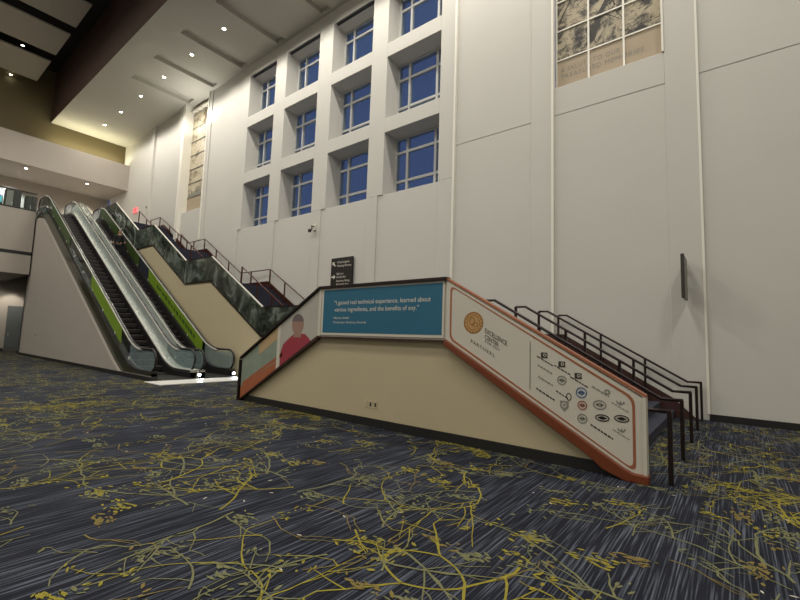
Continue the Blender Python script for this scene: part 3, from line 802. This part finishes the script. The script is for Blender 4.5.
g.ring(cx-.02, cz+.02, YE-.004, YE-.002, .05, .065, .014); g.ring(cx+.03, cz-.03, YE-.004, YE-.002, .05, .035, .012)
g.build('medallion_relief', 'gold_dark', t)
g = MB()
line_of_text(t, 'ink', 'EXCELLENCE', LET[0][0], LET[0][1], .1, YE-.002, slope=-.54, width=.36, bold=.001)
line_of_text(t, 'ink', 'CENTER', LET[1][0], LET[1][1], .1, YE-.002, slope=-.54, width=.23, bold=.001)
line_of_text(t, 'ink', 'FOR SOY', LET[2][0], LET[2][1], .045, YE-.002, slope=-.54, width=.25)
line_of_text(t, 'ink', 'PARTNERS', LET[3][0], LET[3][1], .075, YE-.002, slope=-.54, space=1.4, width=.4)
g = MB(); g.box(DIV[0]-.006, DIV[0]+.006, YE-.003, YE-.001, DIV[1], DIV[2]); g.build('divider_line', 'grey_ink', t)
def lines(mb, x, z, w, n=1, h=.018, seed=0):
    r = random.Random(seed)
    for k in range(n):
        q = x-w/2
        while q < x+w/2-.01:
            l = r.uniform(.02, .05); e = min(q+l, x+w/2); zz = z-k*.035
            za, zc = zz-(q-x)*.54, zz-(e-x)*.54
            mb.add([(q, YE-.002, za-h/2), (e, YE-.002, zc-h/2), (e, YE-.002, zc+h/2), (q, YE-.002, za+h/2)], [(0, 1, 2, 3)]); q += l+.009
for i, (kind, x, z) in enumerate(LOGOS):
    g = MB(); m = 'ink'; s_ = .075
    if kind == 'icon':
        g.box(x-.045, x+.045, YE-.003, YE-.001, z-.035, z+.04); g.ring(x+.01, z+.005, YE-.004, YE-.003, .022, .022, .008, 12, 1); lines(g, x+.01, z-.075, .22, 1, .018, i)
        mm = ['ink', 'banner_white']
    elif kind in ('text', 'gtext', 'ltext'):
        lines(g, x, z, .2 if kind != 'ltext' else .26, 1, .022, i); mm = ['grey_ink' if kind != 'ltext' else 'ink']
        if kind == 'gtext': g.ring(x+.08, z, YE-.003, YE-.001, .035, .035, .02, 14)
    elif kind in ('ring', 'bring', 'rring', 'oval', 'doval'):
        rx = {'ring': .062, 'bring': .07, 'rring': .06, 'oval': .08, 'doval': .085}[kind]; rz = {'oval': .06, 'doval': .045}.get(kind, rx)
        g.ring(x, z, YE-.003, YE-.001, rx, rz, .014, 24); g.ring(x, z, YE-.003, YE-.001, rx*.45, rz*.45, .018, 14)
        g.box(x-rx*.6, x+rx*.6, YE-.003, YE-.001, z-.008, z+.008)
        mm = [{'ring': 'grey_ink', 'bring': 'blue_ink', 'rring': 'red_ink', 'oval': 'grey_ink', 'doval': 'ink'}[kind]]
    elif kind == 'key':
        lines(g, x-.03, z, .16, 1, .016, i); g.ring(x+.06, z-.02, YE-.003, YE-.001, .035, .05, .01, 16); mm = ['ink']
    elif kind == 'shield':
        g.prism([(x-.055, z+.06), (x+.055, z+.06), (x+.055, z-.02), (x, z-.08), (x-.055, z-.02)], YE-.003, YE-.001)
        g.ring(x, z+.005, YE-.005, YE-.003, .032, .032, .012, 14, 1); mm = ['grey_ink', 'banner_white']
    else:   # leaf mark over a line
        for a in (-.7, 0, .7):
            g.add([(x, YE-.002, z), (x+math.sin(a)*.05-.014, YE-.002, z+.03), (x+math.sin(a)*.07, YE-.002, z+.06), (x+math.sin(a)*.05+.014, YE-.002, z+.03)], [(0, 1, 2, 3)])
        lines(g, x, z-.025, .2, 1, .014, i); mm = ['grey_ink']
    g.build('partner_emblem', mm, t)
# portrait banner on the left slope
t = thing('portrait_banner', (-8.2, YP, 0), 'printed banner on the left slope with a person in a red top', 'banner')
g = MB(); g.band([-6.78, -8.1], lambda x: zb(x)+.03, lambda x: zb(x)+.99, YP-.008, YP); g.build('portrait_background', 'portrait_bg', t)
g = MB(); g.box(-6.84, -6.76, YP-.012, YP-.008, 1.63, 2.6); g.build('white_edge', 'banner_white', t)
g = MB(); g.band([-8.1, -8.2], lambda x: zb(x)+.01, lambda x: zb(x)+.99, YP-.012, YP-.008); g.build('white_edge', 'banner_white', t)
HX, HZ = PORT
def sil(pts, m, name, y):
    g = MB(); g.add([(x, y, z) for x, z in pts], [tuple(range(len(pts)))]); return g.build(name, m, t)
sh = [(-8.07, zb(-8.07)+.04), (-7.05, zb(-7.05)+.04), (-7.12, 1.58), (-7.25, 1.66), (HX+.12, HZ-.2), (HX-.14, HZ-.22), (HX-.32, HZ-.33), (-7.98, 1.42), (-8.07, 1.22)]
sil(sh, 'red_print', 'printed_shirt', YP-.010)
pts = [(HX+.2*math.cos(a), HZ+.22*math.sin(a)) for a in [2*math.pi*k/24 for k in range(24)]]
sil([(HX-.13, HZ-.1), (HX-.13, HZ-.28), (HX+.13, HZ-.28), (HX+.13, HZ-.1)], 'skin_print', 'printed_neck', YP-.0115)
sil(pts, 'skin_print', 'printed_head', YP-.012)
sil([(HX+.205*math.cos(a), HZ+.03+.2*math.sin(a)) for a in [math.pi*(.06+.88*k/12) for k in range(13)]], 'hair_print', 'printed_hair', YP-.013)
g = MB(); g.band([-8.2, -9.58], lambda x: zb(x)+.03, lambda x: zb(x)+.99, YP-.008, YP); g.build('field_background', 'field_print', t)
g = MB(); g.band([-8.2, -8.9], lambda x: zb(x)+.72, lambda x: zb(x)+.99, YP-.010, YP-.008); g.build('tan_area', 'tan_print', t)
g = MB(); g.band([-8.2, -9.58], lambda x: zb(x)+.03, lambda x: zb(x)+.18+.05*math.sin(x*3)+max(0, (-x-8.6))*.12, YP-.010, YP-.008)
g.band([-8.0, -9.5], lambda x: zb(x)+.22+max(0, (-x-8.6))*.1, lambda x: zb(x)+.3+max(0, (-x-8.6))*.1, YP-.010, YP-.008); g.build('orange_area', 'orange_print', t)
# outlets on the cream wall
g = MB()
for k in range(3):
    x = -5.46+k*.12; g.box(x-.045, x+.045, 5.972, 5.98, .33, .46); g.box(x-.02, x+.02, 5.968, 5.972, .36, .43, 1 if k else 0)
tag(g.build('wall_outlet', ['outlet_plate', 'ink']), 'row of three small outlets low on the cream platform wall', 'outlet')
# five handrails of the right flight
for i, y in enumerate([5.96+.1, 7.52, 9.05, 10.48, 11.98]):
    P = [(-.62, .85), (-.9, .85), (-3.62, .85+2.72*.577), (-3.84, .85+2.72*.577)]
    if i == 0: P = [(-.62, .85), (-.9, .85), (-3.3, .8+2.4*.577)]
    posts = [(-.64, 0, .85)]
    if i: posts += [(x, zb(x)-.05, zr(P, x)) for x in (-1.75, -2.75)]+[(-3.84, 1.62, 2.42)]
    handrail(P, y, posts, ST, m='dark_rail', r=.026)

# ------------------------------------------------------------------ person riding the right escalator
def skin(name, verts, edges, radii, m, parent, sub=2):
    me = bpy.data.meshes.new(name); me.from_pydata(verts, edges, []); me.materials.append(MATS[m])
    o = bpy.data.objects.new(name, me); COL.objects.link(o); o.parent = parent
    md = o.modifiers.new('skin', 'SKIN'); md.use_smooth_shade = True
    for i, r in enumerate(radii):
        me.skin_vertices[0].data[i].radius = r if isinstance(r, tuple) else (r, r)
    me.skin_vertices[0].data[0].use_root = True
    o.modifiers.new('sub', 'SUBSURF').levels = sub; o.modifiers['sub'].render_levels = sub
    return o
px, pz = -26.1, 5.43
n_ = round((XA-.1-px)/.4); px = XA-.1-.4*n_-.2; pz = (XA-(XA-.1-.4*n_))*T30+.01
per = thing('person', (px, 8.36, pz), 'person in dark clothes riding the right escalator and holding the handrail', 'person')
per.rotation_euler = (0, 0, math.radians(-25))
V = [(0,0,.93),(0,0,1.1),(0,0,1.3),(0,0,1.42),(0,0,1.5),(0.01,0,1.6),(0.01,0,1.7),
     (0,-.17,1.38),(.03,-.24,1.12),(.2,-.25,.98),(.27,-.24,.95),(0,.17,1.38),(.06,.26,1.14),(.26,.3,1.02),(.33,.3,1.0),
     (0,-.09,.88),(.02,-.1,.48),(-.02,-.11,.08),(.12,-.12,.04),(0,.09,.88),(.04,.1,.48),(.0,.11,.08),(.14,.12,.04)]
Ed = [(0,1),(1,2),(2,3),(3,4),(4,5),(5,6),(3,7),(7,8),(8,9),(9,10),(3,11),(11,12),(12,13),(13,14),(0,15),(15,16),(16,17),(17,18),(0,19),(19,20),(20,21),(21,22)]
R_ = [(.13,.1),(.12,.09),(.14,.1),(.11,.08),.05,(.085,.09),(.07,.08),.05,.038,.03,.02,.05,.038,.03,.02,.085,.055,.04,.035,.085,.055,.04,.035]
skin('body', V, Ed, R_, 'skin', per)
skin('jacket', V[:4]+V[7:10]+V[11:14], [(0,1),(1,2),(2,3),(3,4),(4,5),(5,6),(3,7),(7,8),(8,9)], [(.16,.12),(.15,.11),(.165,.12),(.12,.09),.065,.05,.038,.065,.05,.038], 'black_cloth', per)
skin('trousers', [V[0]]+V[15:18]+V[19:22], [(0,1),(1,2),(2,3),(0,4),(4,5),(5,6)], [(.15,.115),.1,.07,.055,.1,.07,.055], 'black_cloth', per)
skin('hair', [(-.01,0,1.72),(-.05,0,1.66),(-.06,0,1.56)], [(0,1),(1,2)], [(.085,.09),(.07,.09),(.05,.07)], 'hair_black', per)
def parts(name, m, boxes):
    g = MB()
    for b in boxes: g.box(*b)
    me = bpy.data.meshes.new(name); me.from_pydata(g.v, [], g.f); me.materials.append(MATS[m]); o = bpy.data.objects.new(name, me); COL.objects.link(o); o.parent = per
    md = o.modifiers.new('b', 'BEVEL'); md.width = .004; return o
parts('eyes', 'hair_black', [(.088, .1, -.045, -.02, 1.645, 1.66), (.088, .1, .02, .045, 1.645, 1.66)])
parts('nose', 'skin', [(.085, .115, -.012, .012, 1.6, 1.64)])
parts('mouth', 'red_ink', [(.085, .095, -.025, .025, 1.565, 1.575)])
for s_, hx, hy, hz in ((-1, .3, -.24, .94), (1, .36, .3, .99)):
    V2 = [(hx-.04, hy, hz+.01), (hx+.02, hy, hz)]; E2 = [(0, 1)]; R2 = [(.03, .02), (.035, .016)]
    for k in range(4):
        b0 = len(V2); yy = hy+(k-1.5)*.018; V2 += [(hx+.06, yy, hz-.005), (hx+.09-.004*abs(k-1), yy, hz-.025), (hx+.095, yy, hz-.045)]
        E2 += [(1, b0), (b0, b0+1), (b0+1, b0+2)]; R2 += [.009, .008, .007]
    b0 = len(V2); V2 += [(hx+.0, hy-s_*.045, hz-.01), (hx+.03, hy-s_*.055, hz-.03)]; E2 += [(0, b0), (b0, b0+1)]; R2 += [.01, .009]
    skin('hand', V2, E2, R2, 'skin', per, 1)
g = MB(); g.box(-.02, .1, -.36, -.33, .75, .98)
me = bpy.data.meshes.new('paper_bag'); me.from_pydata([(x+.25, y+.02, z+.05) for x, y, z in g.v], [], g.f); me.materials.append(MATS['white_cloth'])
bg = bpy.data.objects.new('paper_folder', me); COL.objects.link(bg)
bg.matrix_world = Matrix.Translation((px, 8.36, pz)) @ Matrix.Rotation(math.radians(-25), 4, 'Z')
tag(bg, 'small white folder held by the person on the right escalator', 'folder')

# ------------------------------------------------------------------ world, camera, view
wd = bpy.data.worlds.new('dusk'); sc.world = wd; wd.use_nodes = True
bgn = wd.node_tree.nodes['Background']; bgn.inputs['Color'].default_value = lin((78, 92, 140)); bgn.inputs['Strength'].default_value = .75
yaw, pitch, roll, fpx = 0.669278, 0.0936237, 0.0328648, 423.876
Fv = Vector((-math.sin(yaw)*math.cos(pitch), math.cos(yaw)*math.cos(pitch), math.sin(pitch)))
r0 = Vector((math.cos(yaw), math.sin(yaw), 0)); u0 = r0.cross(Fv)
r2 = r0*math.cos(roll)+u0*math.sin(roll); u2 = -r0*math.sin(roll)+u0*math.cos(roll)
cam = bpy.data.cameras.new('camera'); co = bpy.data.objects.new('camera', cam); COL.objects.link(co)
cam.sensor_width = 36; cam.lens = fpx/800*36; cam.clip_end = 200; cam.clip_start = .05
co.matrix_world = Matrix(((r2.x, u2.x, -Fv.x, 0), (r2.y, u2.y, -Fv.y, 0), (r2.z, u2.z, -Fv.z, 1.6), (0, 0, 0, 1)))
sc.camera = co
sc.view_settings.view_transform = 'Standard'; sc.view_settings.look = 'None'
sc.view_settings.gamma = 1; sc.view_settings.exposure = 0; sc.view_settings.use_curve_mapping = False
